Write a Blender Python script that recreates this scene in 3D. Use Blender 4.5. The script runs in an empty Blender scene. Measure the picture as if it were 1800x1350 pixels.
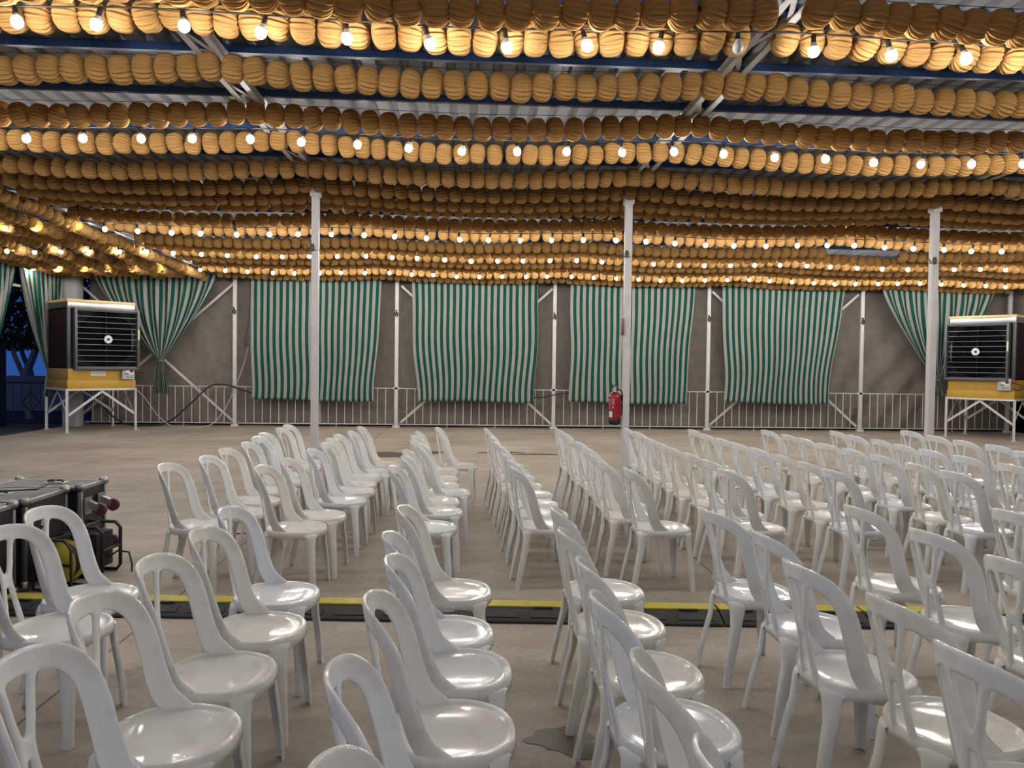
import bpy, bmesh, math, random
import numpy as np
from math import sin, cos, pi, radians, sqrt, hypot, atan2
from mathutils import Vector, Matrix

# ------------------------------------------------------------------ camera, world, exposure
C = bpy.context.scene.collection
SC = bpy.context.scene
CAM_YAW, CAM_PITCH, CAM_ROLL, CAM_H, F_PX = radians(3.2), radians(1.55), radians(0.75), 1.6, 1330.0
fw = Vector((sin(CAM_YAW)*cos(CAM_PITCH), cos(CAM_YAW)*cos(CAM_PITCH), -sin(CAM_PITCH)))
ri = Vector((cos(CAM_YAW), -sin(CAM_YAW), 0)); up = ri.cross(fw)
R_ = ri*cos(CAM_ROLL) + up*sin(CAM_ROLL); U_ = up*cos(CAM_ROLL) - ri*sin(CAM_ROLL)
cd = bpy.data.cameras.new('camera'); cam = bpy.data.objects.new('camera', cd); C.objects.link(cam)
m = Matrix((R_, U_, -fw)).transposed().to_4x4(); m.translation = Vector((0, 0, CAM_H)); cam.matrix_world = m
cd.sensor_fit = 'HORIZONTAL'; cd.sensor_width = 36; cd.lens = F_PX/1800*36; cd.clip_start = .05
SC.camera = cam
SC.view_settings.view_transform = 'Standard'; SC.view_settings.look = 'None'
SC.view_settings.gamma = 1; SC.view_settings.use_curve_mapping = False
SC.view_settings.exposure = 0.27
BULB_STRENGTH = 200.0
w = bpy.data.worlds.new('dusk'); SC.world = w; w.use_nodes = True
nt = w.node_tree; nt.nodes.clear()
wo = nt.nodes.new('ShaderNodeOutputWorld'); bg = nt.nodes.new('ShaderNodeBackground')
tc = nt.nodes.new('ShaderNodeTexCoord'); sp = nt.nodes.new('ShaderNodeSeparateXYZ'); cr = nt.nodes.new('ShaderNodeValToRGB')
nt.links.new(tc.outputs['Generated'], sp.inputs[0]); nt.links.new(sp.outputs['Z'], cr.inputs[0])
cr.color_ramp.elements[0].color = (.035, .12, .46, 1); cr.color_ramp.elements[1].color = (.008, .022, .10, 1)
cr.color_ramp.elements[1].position = .6
nt.links.new(cr.outputs[0], bg.inputs[0]); bg.inputs[1].default_value = 0.55
nt.links.new(bg.outputs[0], wo.inputs[0])
try:
    SC.cycles.use_light_tree = True
    SC.cycles.max_bounces = 8; SC.cycles.sample_clamp_indirect = 6
    SC.cycles.use_denoising = True
except Exception: pass
rnd = random.Random(7)

def project(p):
    d = Vector(p) - Vector((0, 0, CAM_H)); z = d.dot(fw)
    if z < .1: return None
    return 900 + F_PX*d.dot(R_)/z, 675 - F_PX*d.dot(U_)/z, z

# ------------------------------------------------------------------ helpers
def link(o, parent=None):
    C.objects.link(o)
    if parent is not None: o.parent = parent
    return o

def tag(o, label=None, cat=None, group=None, kind=None):
    if label: o['label'] = label
    if cat: o['category'] = cat
    if group: o['group'] = group
    if kind: o['kind'] = kind
    return o

def thing(name, label, cat, loc=(0, 0, 0), rz=0, group=None):
    o = bpy.data.objects.new(name, None); C.objects.link(o)
    o.empty_display_size = .1
    o.location = loc; o.rotation_euler = (0, 0, rz)
    return tag(o, label, cat, group)

def mesh_from(name, verts, faces, mat, smooth=False, uv=None):
    me = bpy.data.meshes.new(name)
    me.from_pydata([tuple(v) for v in verts], [], [tuple(f) for f in faces])
    if mat is not None: me.materials.append(mat)
    if smooth:
        me.polygons.foreach_set('use_smooth', [True]*len(me.polygons))
    if uv is not None:
        l = me.uv_layers.new(name='UVMap')
        for lp in me.loops: l.data[lp.index].uv = uv[lp.vertex_index]
    me.update()
    return me

class MB:
    """collects shapes, builds ONE mesh object"""
    def __init__(s): s.v = []; s.f = []; s.sm = []
    def add(s, vs, fs, sm=False):
        n = len(s.v); s.v += [tuple(v) for v in vs]; s.f += [tuple(i+n for i in f) for f in fs]; s.sm += [sm]*len(fs); return s
    def box(s, cx, cy, cz, sx, sy, sz, M=None, bev=0):
        bm = bmesh.new(); bmesh.ops.create_cube(bm, size=1)
        for v in bm.verts: v.co = Vector((v.co.x*sx, v.co.y*sy, v.co.z*sz))
        if bev > 0: bmesh.ops.bevel(bm, geom=list(bm.edges), offset=bev, segments=2, affect='EDGES', profile=.6)
        T = Matrix.Translation((cx, cy, cz)) @ (M if M is not None else Matrix.Identity(4))
        bm.verts.ensure_lookup_table(); bm.verts.index_update()
        s.add([T @ v.co for v in bm.verts], [[v.index for v in f.verts] for f in bm.faces]); bm.free(); return s
    def bar(s, a, b, wx, wy, upv=(0, 0, 1), bev=0):
        """box from a to b with section wx (sideways) by wy (along upv)"""
        a = Vector(a); b = Vector(b); d = b-a; L = d.length; z = d.normalized(); u = Vector(upv)
        if abs(z.dot(u)) > .98: u = Vector((0, 1, 0))
        x = z.cross(u).normalized(); y = x.cross(z).normalized()
        M = Matrix((x, y, z)).transposed().to_4x4()
        c = (a+b)/2
        return s.box(c.x, c.y, c.z, wx, wy, L, M, bev)
    def tube(s, pts, r, n=8, closed=False, caps=True):
        pts = [Vector(p) for p in pts]; N = len(pts); vs = []; fs = []
        rr = r if isinstance(r, (list, tuple)) else [r]*N
        t0 = (pts[1]-pts[0]).normalized(); ref = Vector((0, 0, 1)) if abs(t0.z) < .9 else Vector((1, 0, 0))
        x = t0.cross(ref).normalized()
        for i, p in enumerate(pts):
            if closed: t = (pts[(i+1) % N]-pts[i-1]).normalized()
            else: t = (pts[min(i+1, N-1)]-pts[max(i-1, 0)]).normalized()
            x = (x - t*x.dot(t)).normalized(); y = t.cross(x)
            for k in range(n):
                a = 2*pi*k/n; vs.append(p + (x*cos(a)+y*sin(a))*rr[i])
        M = N if closed else N-1
        for i in range(M):
            for k in range(n):
                a = i*n+k; b = i*n+(k+1) % n; c2 = ((i+1) % N)*n+(k+1) % n; d = ((i+1) % N)*n+k
                fs.append((a, b, c2, d))
        if caps and not closed: fs.append(tuple(range(n))[::-1]); fs.append(tuple((N-1)*n+k for k in range(n)))
        return s.add(vs, fs, True)
    def lathe(s, prof, n=24, c=(0, 0, 0), axis='z'):
        vs = []; fs = []
        for r, z in prof:
            for k in range(n):
                a = 2*pi*k/n
                if axis == 'z': p = (c[0]+r*cos(a), c[1]+r*sin(a), c[2]+z)
                elif axis == 'x': p = (c[0]+z, c[1]+r*cos(a), c[2]+r*sin(a))
                else: p = (c[0]+r*sin(a), c[1]+z, c[2]+r*cos(a))
                vs.append(p)
        for i in range(len(prof)-1):
            for k in range(n):
                fs.append((i*n+k, i*n+(k+1) % n, (i+1)*n+(k+1) % n, (i+1)*n+k))
        if prof[0][0] > 1e-4: fs.append(tuple(range(n))[::-1])
        if prof[-1][0] > 1e-4: fs.append(tuple((len(prof)-1)*n+k for k in range(n)))
        return s.add(vs, fs, True)
    def mesh(s, name, mat):
        me = mesh_from(name, s.v, s.f, mat)
        me.polygons.foreach_set('use_smooth', s.sm)
        try: me.set_sharp_from_angle(angle=radians(40))
        except Exception: pass
        return me
    def build(s, name, mat, parent=None):
        return link(bpy.data.objects.new(name, s.mesh(name, mat)), parent)

def lettering(s_, size, mat, parent, loc, rot):
    cu = bpy.data.curves.new('lettering', 'FONT'); cu.body = s_; cu.size = size; cu.extrude = .001
    tmp = bpy.data.objects.new('tmp', cu); C.objects.link(tmp)
    me = bpy.data.meshes.new_from_object(tmp.evaluated_get(bpy.context.evaluated_depsgraph_get()))
    bpy.data.objects.remove(tmp); me.materials.clear(); me.materials.append(mat); me.name = 'lettering'
    o = link(bpy.data.objects.new('lettering', me), parent); o.location = loc; o.rotation_euler = rot; return o

def struct(o): o['kind'] = 'structure'; return o

# ------------------------------------------------------------------ materials
def mat_new(name):
    m = bpy.data.materials.new(name); m.use_nodes = True
    nt = m.node_tree; b = nt.nodes['Principled BSDF']; return m, nt, b

def N(nt, t, **kw):
    n = nt.nodes.new(t)
    for k, v in kw.items(): setattr(n, k, v)
    return n

def mix_rgb(nt, fac, a, b, blend='MIX'):
    n = nt.nodes.new('ShaderNodeMix'); n.data_type = 'RGBA'; n.blend_type = blend
    def s(inp, v):
        if hasattr(v, 'is_output') or isinstance(v, bpy.types.NodeSocket): nt.links.new(v, inp)
        elif isinstance(v, (int, float)): inp.default_value = v
        else: inp.default_value = tuple(v)+((1,) if len(v) == 3 else ())
    s(n.inputs[0], fac); s(n.inputs[6], a); s(n.inputs[7], b)
    return n.outputs[2]

def simple(name, col, rough=.5, metal=0, noise=.12, scale=12, bump=0, spec=.5):
    m, nt, b = mat_new(name)
    b.inputs['Roughness'].default_value = rough; b.inputs['Metallic'].default_value = metal
    b.inputs['Specular IOR Level'].default_value = spec
    tcn = N(nt, 'ShaderNodeTexCoord'); nz = N(nt, 'ShaderNodeTexNoise'); nz.inputs['Scale'].default_value = scale; nz.inputs['Detail'].default_value = 4
    nt.links.new(tcn.outputs['Object'], nz.inputs['Vector'])
    d = tuple(c*(1-noise*1.6) for c in col); l = tuple(min(1, c*(1+noise)) for c in col)
    nt.links.new(mix_rgb(nt, nz.outputs['Fac'], d, l), b.inputs['Base Color'])
    if bump:
        bp = N(nt, 'ShaderNodeBump'); bp.inputs['Strength'].default_value = bump; bp.inputs['Distance'].default_value = .01
        nt.links.new(nz.outputs['Fac'], bp.inputs['Height']); nt.links.new(bp.outputs[0], b.inputs['Normal'])
    return m

def emit(name, col, st):
    m, nt, b = mat_new(name); nt.nodes.remove(b)
    e = N(nt, 'ShaderNodeEmission'); e.inputs[0].default_value = col+(1,); e.inputs[1].default_value = st
    nt.links.new(e.outputs[0], nt.nodes['Material Output'].inputs[0]); return m

def mat_plastic():
    m, nt, b = mat_new('white_plastic')
    oi = N(nt, 'ShaderNodeObjectInfo'); r = N(nt, 'ShaderNodeValToRGB')
    r.color_ramp.elements[0].color = (.78, .80, .82, 1); r.color_ramp.elements[1].color = (.80, .78, .71, 1)
    e = r.color_ramp.elements.new(.5); e.color = (.80, .795, .77, 1)
    g = N(nt, 'ShaderNodeAttribute'); g.attribute_type = 'OBJECT'; g.attribute_name = 'tone'
    nt.links.new(g.outputs['Fac'], r.inputs[0])
    tcn = N(nt, 'ShaderNodeTexCoord'); nz = N(nt, 'ShaderNodeTexNoise'); nz.inputs['Scale'].default_value = 9; nz.inputs['Detail'].default_value = 6
    nt.links.new(tcn.outputs['Object'], nz.inputs['Vector'])
    rr = N(nt, 'ShaderNodeValToRGB'); rr.color_ramp.elements[0].position = .3; rr.color_ramp.elements[1].position = .5
    rr.color_ramp.elements[0].color = (.86, .85, .82, 1); rr.color_ramp.elements[1].color = (1, 1, 1, 1)
    nt.links.new(nz.outputs['Fac'], rr.inputs[0])
    nt.links.new(mix_rgb(nt, 1.0, r.outputs[0], rr.outputs[0], 'MULTIPLY'), b.inputs['Base Color'])
    b.inputs['Roughness'].default_value = .10
    b.inputs['Subsurface Weight'].default_value = .0
    nz2 = N(nt, 'ShaderNodeTexNoise'); nz2.inputs['Scale'].default_value = 14
    nt.links.new(tcn.outputs['Object'], nz2.inputs['Vector'])
    bp = N(nt, 'ShaderNodeBump'); bp.inputs['Strength'].default_value = .07; bp.inputs['Distance'].default_value = .01
    nt.links.new(nz2.outputs['Fac'], bp.inputs['Height']); nt.links.new(bp.outputs[0], b.inputs['Normal'])
    return m

def mat_lantern(near=True):
    m, nt, b = mat_new('pleated_paper' if near else 'pleated_paper_far')
    nt.nodes.remove(b)
    out = nt.nodes['Material Output']
    tcn = N(nt, 'ShaderNodeTexCoord'); nz = N(nt, 'ShaderNodeTexNoise'); nz.inputs['Scale'].default_value = 6
    nt.links.new(tcn.outputs['Object'], nz.inputs['Vector'])
    col = mix_rgb(nt, nz.outputs['Fac'], (.32, .18, .065), (.41, .235, .085))
    d = N(nt, 'ShaderNodeBsdfDiffuse'); t = N(nt, 'ShaderNodeBsdfTranslucent'); ms = N(nt, 'ShaderNodeMixShader')
    nt.links.new(col, d.inputs[0])
    t.inputs[0].default_value = (.90, .52, .10, 1)
    ms.inputs[0].default_value = .14
    nt.links.new(d.outputs[0], ms.inputs[1]); nt.links.new(t.outputs[0], ms.inputs[2])
    if near:
        wv = N(nt, 'ShaderNodeTexWave'); wv.bands_direction = 'X'; wv.inputs['Scale'].default_value = 34; wv.inputs['Distortion'].default_value = .3
        nt.links.new(tcn.outputs['Object'], wv.inputs['Vector'])
        bp = N(nt, 'ShaderNodeBump'); bp.inputs['Strength'].default_value = .22; bp.inputs['Distance'].default_value = .002
        nt.links.new(wv.outputs['Fac'], bp.inputs['Height'])
        nt.links.new(bp.outputs[0], d.inputs['Normal'])
    nt.links.new(ms.outputs[0], out.inputs[0])
    return m

def mat_stripes():
    m, nt, b = mat_new('striped_canvas')
    uvn = N(nt, 'ShaderNodeUVMap'); s = N(nt, 'ShaderNodeSeparateXYZ'); nt.links.new(uvn.outputs[0], s.inputs[0])
    fr = N(nt, 'ShaderNodeMath', operation='FRACT'); nt.links.new(s.outputs[0], fr.inputs[0])
    gt = N(nt, 'ShaderNodeMath', operation='GREATER_THAN'); gt.inputs[1].default_value = .5; nt.links.new(fr.outputs[0], gt.inputs[0])
    tcn = N(nt, 'ShaderNodeTexCoord'); nz = N(nt, 'ShaderNodeTexNoise'); nz.inputs['Scale'].default_value = 3; nz.inputs['Detail'].default_value = 5
    nt.links.new(tcn.outputs['Object'], nz.inputs['Vector'])
    wh = mix_rgb(nt, nz.outputs['Fac'], (.24, .24, .22), (.31, .31, .285)); gr = mix_rgb(nt, nz.outputs['Fac'], (.004, .050, .036), (.008, .070, .050))
    nt.links.new(mix_rgb(nt, gt.outputs[0], wh, gr), b.inputs['Base Color'])
    b.inputs['Roughness'].default_value = .85; b.inputs['Specular IOR Level'].default_value = .2
    return m

def mat_floor():
    m, nt, b = mat_new('concrete_floor')
    tcn = N(nt, 'ShaderNodeTexCoord'); ob = tcn.outputs['Object']
    n1 = N(nt, 'ShaderNodeTexNoise'); n1.inputs['Scale'].default_value = .55; n1.inputs['Detail'].default_value = 8; n1.inputs['Roughness'].default_value = .65
    n2 = N(nt, 'ShaderNodeTexNoise'); n2.inputs['Scale'].default_value = 26; n2.inputs['Detail'].default_value = 5
    mp = N(nt, 'ShaderNodeMapping'); mp.inputs['Scale'].default_value = (.8, 2.0, 1); mp.inputs['Rotation'].default_value = (0, 0, .25)
    n3 = N(nt, 'ShaderNodeTexNoise'); n3.inputs['Scale'].default_value = 2.2; n3.inputs['Detail'].default_value = 6; n3.inputs['Distortion'].default_value = .8
    for n in (n1, n2): nt.links.new(ob, n.inputs['Vector'])
    nt.links.new(ob, mp.inputs[0]); nt.links.new(mp.outputs[0], n3.inputs['Vector'])
    r1 = N(nt, 'ShaderNodeValToRGB'); r1.color_ramp.elements[0].position = .3; r1.color_ramp.elements[1].position = .72
    r1.color_ramp.elements[0].color = (.30, .255, .205, 1); r1.color_ramp.elements[1].color = (.52, .455, .375, 1)
    nt.links.new(n1.outputs['Fac'], r1.inputs[0])
    c = mix_rgb(nt, .22, r1.outputs[0], n2.outputs['Fac'], 'OVERLAY')
    r3 = N(nt, 'ShaderNodeValToRGB'); r3.color_ramp.elements[0].position = .32; r3.color_ramp.elements[1].position = .6
    r3.color_ramp.elements[0].color = (.86, .85, .83, 1); r3.color_ramp.elements[1].color = (1, 1, 1, 1)
    nt.links.new(n3.outputs['Fac'], r3.inputs[0])
    c = mix_rgb(nt, 1.0, c, r3.outputs[0], 'MULTIPLY')
    # slab joints
    s = N(nt, 'ShaderNodeSeparateXYZ'); nt.links.new(ob, s.inputs[0])
    def joint(sock, off, pitch, wdt):
        a = N(nt, 'ShaderNodeMath', operation='ADD'); a.inputs[1].default_value = off; nt.links.new(sock, a.inputs[0])
        d = N(nt, 'ShaderNodeMath', operation='DIVIDE'); d.inputs[1].default_value = pitch; nt.links.new(a.outputs[0], d.inputs[0])
        f = N(nt, 'ShaderNodeMath', operation='FRACT'); nt.links.new(d.outputs[0], f.inputs[0])
        h = N(nt, 'ShaderNodeMath', operation='SUBTRACT'); h.inputs[1].default_value = .5; nt.links.new(f.outputs[0], h.inputs[0])
        ab = N(nt, 'ShaderNodeMath', operation='ABSOLUTE'); nt.links.new(h.outputs[0], ab.inputs[0])
        l = N(nt, 'ShaderNodeMath', operation='LESS_THAN'); l.inputs[1].default_value = wdt/pitch; nt.links.new(ab.outputs[0], l.inputs[0])
        return l.outputs[0]
    j1 = joint(s.outputs[0], 1.95+3.84*10.5, 3.84, .007); j2 = joint(s.outputs[1], -9.4+4.62*10.5, 4.62, .010)
    mx = N(nt, 'ShaderNodeMath', operation='MAXIMUM'); nt.links.new(j1, mx.inputs[0]); nt.links.new(j2, mx.inputs[1])
    jf = N(nt, 'ShaderNodeMath', operation='MULTIPLY'); jf.inputs[1].default_value = .75; nt.links.new(mx.outputs[0], jf.inputs[0])
    c = mix_rgb(nt, jf.outputs[0], c, (.07, .055, .045))
    nt.links.new(c, b.inputs['Base Color'])
    b.inputs['Roughness'].default_value = .62; b.inputs['Specular IOR Level'].default_value = .35
    bp = N(nt, 'ShaderNodeBump'); bp.inputs['Strength'].default_value = .25; bp.inputs['Distance'].default_value = .004
    nt.links.new(n2.outputs['Fac'], bp.inputs['Height']); nt.links.new(bp.outputs[0], b.inputs['Normal'])
    return m

M = {}
M['plastic'] = mat_plastic(); M['lantern'] = mat_lantern(); M['lantern_far'] = mat_lantern(False); M['stripes'] = mat_stripes(); M['floor'] = mat_floor()
M['canvas'] = simple('grey_canvas', (.21, .185, .155), .9, noise=.25, scale=5, bump=.3)
M['white_metal'] = simple('painted_white_metal', (.62, .60, .58), .5, noise=.12, scale=7)
M['rail'] = simple('cream_painted_rail', (.56, .53, .47), .5, noise=.15, scale=9)
M['blue'] = simple('blue_painted_steel', (.022, .060, .17), .45, noise=.2)
M['roof'] = simple('roof_sheet', (.14, .145, .155), .5, noise=.1, scale=2)
M['black'] = simple('matte_black', (.012, .012, .014), .45, noise=.1)
M['rubber'] = simple('black_rubber', (.02, .02, .021), .6, noise=.3, scale=60, bump=.6)
M['yellow_lid'] = simple('yellow_plastic', (.60, .50, .06), .5, noise=.2, scale=20, bump=.3)
M['yellow_tank'] = simple('ochre_fibreglass', (.52, .30, .025), .4, noise=.12, scale=5)
M['cream_lid'] = simple('cream_fibreglass', (.72, .50, .20), .45)
M['brushed'] = simple('brushed_steel', (.34, .33, .32), .3, 1.0, noise=.1, scale=30)
M['alu'] = simple('aluminium_trim', (.50, .50, .50), .32, .9, noise=.15, scale=25)
M['grey_frame'] = simple('grey_louvre_frame', (.085, .09, .095), .4, .3)
M['louvre'] = simple('louvre_blade', (.20, .205, .21), .45, .4)
M['dark_pad'] = simple('brown_cooling_pad', (.035, .018, .018), .9, noise=.4, scale=40, bump=.5, spec=.1)
M['red'] = simple('red_enamel', (.30, .006, .016), .25, noise=.05)
M['paper_white'] = simple('white_sticker', (.75, .75, .72), .5, noise=.03)
M['case'] = simple('black_case_laminate', (.016, .016, .018), .4, noise=.2, scale=40, bump=.2)
M['case_top'] = simple('charcoal_case_lid', (.05, .05, .053), .4, noise=.15, scale=40, bump=.2)
M['castor'] = simple('purple_castor_tyre', (.12, .035, .055), .4)
M['galv'] = simple('galvanised_steel', (.42, .42, .43), .4, .7, noise=.2, scale=20)
M['cord_white'] = simple('off_white_cord', (.45, .43, .38), .7)
M['grey_box'] = simple('grey_plastic_box', (.42, .41, .38), .5, noise=.05)
M['sticker_yellow'] = simple('lime_sticker', (.62, .66, .30), .5, noise=.1, scale=60)
M['pier'] = simple('rendered_pier', (.45, .44, .44), .8, noise=.1)
M['outside'] = simple('outdoor_paving', (.14, .13, .12), .9, noise=.3, scale=3)
M['pale_wall'] = simple('pale_garden_wall', (.5, .5, .5), .9)
M['bark'] = simple('pale_bark', (.42, .40, .36), .9, noise=.2)
M['leaf'] = simple('dark_foliage', (.02, .045, .015), .8, noise=.3)
M['iron'] = simple('black_iron', (.006, .006, .008), .5)
M['black2'] = simple('unlit_black_steel', (.004, .004, .005), .8, spec=.05)
M['iron2'] = simple('dark_grey_steel', (.008, .009, .010), .7, spec=.12)
M['stain'] = simple('damp_stain', (.10, .075, .055), .4, noise=.3, scale=4)
M['wire'] = simple('dark_wire', (.02, .02, .02), .6)
M['bulb'] = emit('lit_bulb', (1.0, .965, .92), BULB_STRENGTH)
M['bulb_off'] = simple('unlit_bulb_glass', (.6, .6, .6), .1)

# ------------------------------------------------------------------ setting
X0, X1, YB, YF = -9.45, 13.75, 18.9, -7.0
GX = [-9.48, -5.63, -1.78, 2.06, 5.90, 9.81, 13.66]     # fence posts
PX = [-6.12, -2.0, 2.06, 6.22, 10.35, 14.4]             # pillars, rafters
PY = 9.9
def roof_z(y): return 4.03 - .028*max(0, y-9.3)

f = MB(); f.add([(X0, YF, 0), (15.5, YF, 0), (15.5, YB+.3, 0), (X0, YB+.3, 0)], [(0, 1, 2, 3)])
f.add([(X0, YF, -.12), (X0, YB+.3, -.12), (X0, YB+.3, 0), (X0, YF, 0)], [(0, 1, 2, 3)])
struct(f.build('floor', M['floor']))
f = MB(); f.add([(-60, -10, -.1), (X0, -10, -.1), (X0, 60, -.1), (-60, 60, -.1)], [(0, 1, 2, 3)])
f.add([(X0, YB+.3, -.1), (40, YB+.3, -.1), (40, 60, -.1), (X0, 60, -.1)], [(0, 1, 2, 3)])
struct(f.build('ground', M['outside']))

# corrugated roof, ribs along y
vs = []; fs = []
pitch = .19; xs = []; x = -10.4
while x < 16:
    xs += [(x, 0), (x+.105, 0), (x+.125, .042), (x+.172, .042)]; x += pitch
ys = [YF, 0, PY, 14, YB+.5]
for y in ys:
    for (xx, dz) in xs: vs.append((xx, y, roof_z(y)+dz))
n = len(xs)
for j in range(len(ys)-1):
    for i in range(n-1): fs.append((j*n+i, j*n+i+1, (j+1)*n+i+1, (j+1)*n+i))
o = link(bpy.data.objects.new('ceiling', mesh_from('ceiling', vs, fs, M['roof']))); struct(o)
sm = o.modifiers.new('thick', 'SOLIDIFY'); sm.thickness = .004; sm.offset = 1

# back canvas wall behind the fence
def canvas_wall():
    nx, nz = 220, 34; vs = []; fs = []
    xa, xb = -9.15, 14.0
    for j in range(nz):
        for i in range(nx):
            u = i/(nx-1); v = j/(nz-1); x = xa+(xb-xa)*u; z = .06+(roof_z(18.7)-.1)*v
            y = 18.82 + .035*sin(x*2.1+1.3*sin(z*1.4)) + .02*sin(x*7+z*3)
            k = max(0, 1-abs(x-9.7)/3.0)      # gathered folds towards the right bay
            y += .09*k*sin((x-9.7)*3.0*(1+.6*(3.6-z)) - z*4.2)*(1-v*.7)
            if z < .9: y += .05*sin(x*3.3+z*2)*(1-z/.9)
            vs.append((x, y, z))
    for j in range(nz-1):
        for i in range(nx-1): fs.append((j*nx+i, j*nx+i+1, (j+1)*nx+i+1, (j+1)*nx+i))
    o = link(bpy.data.objects.new('wall_back', mesh_from('wall_back', vs, fs, M['canvas'], True))); return struct(o)
canvas_wall()
# black strip standing in for the shaded gap under the canvas
struct(MB().box(2.2, 18.98, .05, 22.9, .08, .1).build('shade_panel_back', M['black']))
f = MB(); vs = []; 
for j in range(12):
    for i in range(60): vs.append((13.95+.03*sin(i*1.7+j*.4), -6.9+25.7*i/59, .95+(3.0*j/11)))
f.add(vs, [(j*60+i, j*60+i+1, (j+1)*60+i+1, (j+1)*60+i) for j in range(11) for i in range(59)], True)
struct(f.build('wall_right', M['canvas']))
struct(MB().box(14.1, 6, .45, .06, 25.8, 1.1).build('shade_panel_right', M['black2']))  # black panel added as the darkness of the opening below the canvas
struct(MB().box(13.9, 18.95, .45, 1.2, .06, 1.1).build('shade_panel_back', M['black2']))  # second black panel, carries the same painted darkness round the back corner
f = MB(); f.add([(15.5, -10, -.1), (60, -10, -.1), (60, 60, -.1), (15.5, 60, -.1)], [(0, 1, 2, 3)]); struct(f.build('ground', M['outside']))
# left masonry pier
struct(MB().box(-9.3, 18.3, 1.75, .32, .34, 3.5, bev=.01).build('wall_left', M['pier']))

# purlins: blue channels along x
def purlin(i, y):
    z = roof_z(y)-.034; b = MB()
    b.box(2.6, y, z, 26, .010, .064); b.box(2.6, y+.02, z+.028, 26, .045, .007); b.box(2.6, y+.02, z-.029, 26, .045, .007)
    struct(b.build('trim_%d' % i, M['blue']))
for i, y in enumerate([-6, -4, -2, 0, 2, 3, 4, 5, 6, 6.95, 7.97, 8.97, 9.95, 10.95, 11.95, 12.95, 13.95, 14.95, 15.95, 16.95, 17.95, 18.7]):
    purlin(i+1, y)

ORD = ['first', 'second', 'third', 'fourth', 'fifth', 'sixth', 'seventh', 'eighth', 'ninth', 'tenth', 'eleventh', 'twelfth']
def nth(i): # 1-based
    if i <= 12: return ORD[i-1]
    return '%d%s' % (i, 'th' if 10 <= i % 100 <= 20 else {1: 'st', 2: 'nd', 3: 'rd'}.get(i % 10, 'th'))

# roof trusses: paired white flanges with lacing, along y over each pillar
def truss(x, label):
    t = thing('roof_truss', label, 'truss', (x, PY, 0), 0, 'white lattice trusses under the roof')
    for s in (-1, 1):
        b = MB()
        pts = [-16, 0, 9.5]
        for a, c2 in zip(pts[:-1], pts[1:]):
            b.bar((s*.075, a, roof_z(a+PY)-.10), (s*.075, c2, roof_z(c2+PY)-.10), .05, .012)
            b.bar((s*.098, a, roof_z(a+PY)-.07), (s*.098, c2, roof_z(c2+PY)-.07), .006, .07)
        b.build('chord', M['white_metal'], t)
    b = MB(); y = -15.8; k = 0
    while y < 9.2:
        s = 1 if k % 2 else -1; z0 = roof_z(y+PY)-.09; z1 = roof_z(y+.5+PY)-.09
        b.bar((-s*.075, y, z0), (s*.075, y+.5, z1), .035, .006); y += .5; k += 1
    b.build('lacing', M['white_metal'], t)
    for y in (-3.9, -2.95, -1.93, -.93, .05):
        MB().box(.0, y-.03, roof_z(y+PY)-.075, .24, .05, .012).build('cleat', M['white_metal'], t)
TL = ['white lattice roof truss over the bay left of the striped curtains', 'white lattice roof truss above the left white pillar', 'white lattice roof truss above the pillar with the fire extinguisher',
      'white lattice roof truss above the right white pillar', 'white lattice roof truss right of the rightmost pillar', 'white lattice roof truss at the far right edge of the pavilion']
for x, l in zip(PX, TL): truss(x, l)

# pillars
def pillar(x, label, tw=0):
    t = thing('pillar', label, 'post', (x, PY, 0), tw, 'white square steel pillars standing on the floor')
    MB().box(0, 0, 1.9, .09, .09, 3.8, bev=.006).build('shaft', M['white_metal'], t)
    MB().box(0, 0, .006, .2, .2, .012).build('base_plate', M['white_metal'], t)
    MB().box(0, 0, 3.79, .13, .13, .17, bev=.01).build('cap', M['white_metal'], t)
    b = MB(); b.tube([(.048*cos(a), .048*sin(a), 3.02) for a in [i*pi/8 for i in range(16)]], .006, 6, closed=True)
    b.tube([(-.05, -.02, 3.02), (-.08, -.05, 3.04), (-.13, -.06, 3.10), (-.15, -.06, 3.02)], .008, 6)
    b.lathe([(.008, -.05), (.026, -.04), (.03, 0), (.022, .04), (.008, .05)], 12, (-.03, -.065, 3.05))
    b.build('insulator', simple('grimy_insulator', (.08, .065, .05), .5), t)
    return t
pillar(PX[1], 'leftmost of the three white square steel pillars, behind the left chairs')
pillar(PX[2], 'middle white square steel pillar, carrying the red fire extinguisher')
pillar(PX[3], 'rightmost of the three white square steel pillars, near the right fan unit', .0)

# ------------------------------------------------------------------ fence
FY = 18.5
def fence_post(x, label):
    t = thing('fence_post', label, 'post', (x, FY, 0), 0, 'slim white posts along the back railing')
    MB().box(0, 0, 1.8, .085, .06, 3.6, bev=.004).build('shaft', M['white_metal'], t)
    MB().box(0, -.005, .03, .17, .09, .055, bev=.004).build('foot_bracket', M['white_metal'], t)
    MB().box(0, -.005, .96, .15, .05, .05, bev=.004).build('rail_bracket', M['white_metal'], t)
    b = MB(); b.tube([(-.02, -.04, 2.86), (.0, -.07, 2.80), (.03, -.05, 2.76), (.01, -.06, 2.70), (-.03, -.05, 2.72), (-.02, -.06, 2.80)], .016, 6)
    b.build('tie_cord', M['wire'], t)
PL = ['slim white post beside the left tied curtain', 'slim white post between the first and second hanging striped curtains',
      'slim white post between the second and third hanging striped curtains', 'slim white post between the third and fourth hanging striped curtains',
      'slim white post between the fourth hanging curtain and the wrinkled canvas', 'slim white post behind the right fan unit']
for x, l in zip(GX[1:], PL): fence_post(x, l)
bar_me = MB().tube([(0, 0, .09), (0, 0, .955)], .011, 8).mesh('bar', M['rail'])
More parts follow.
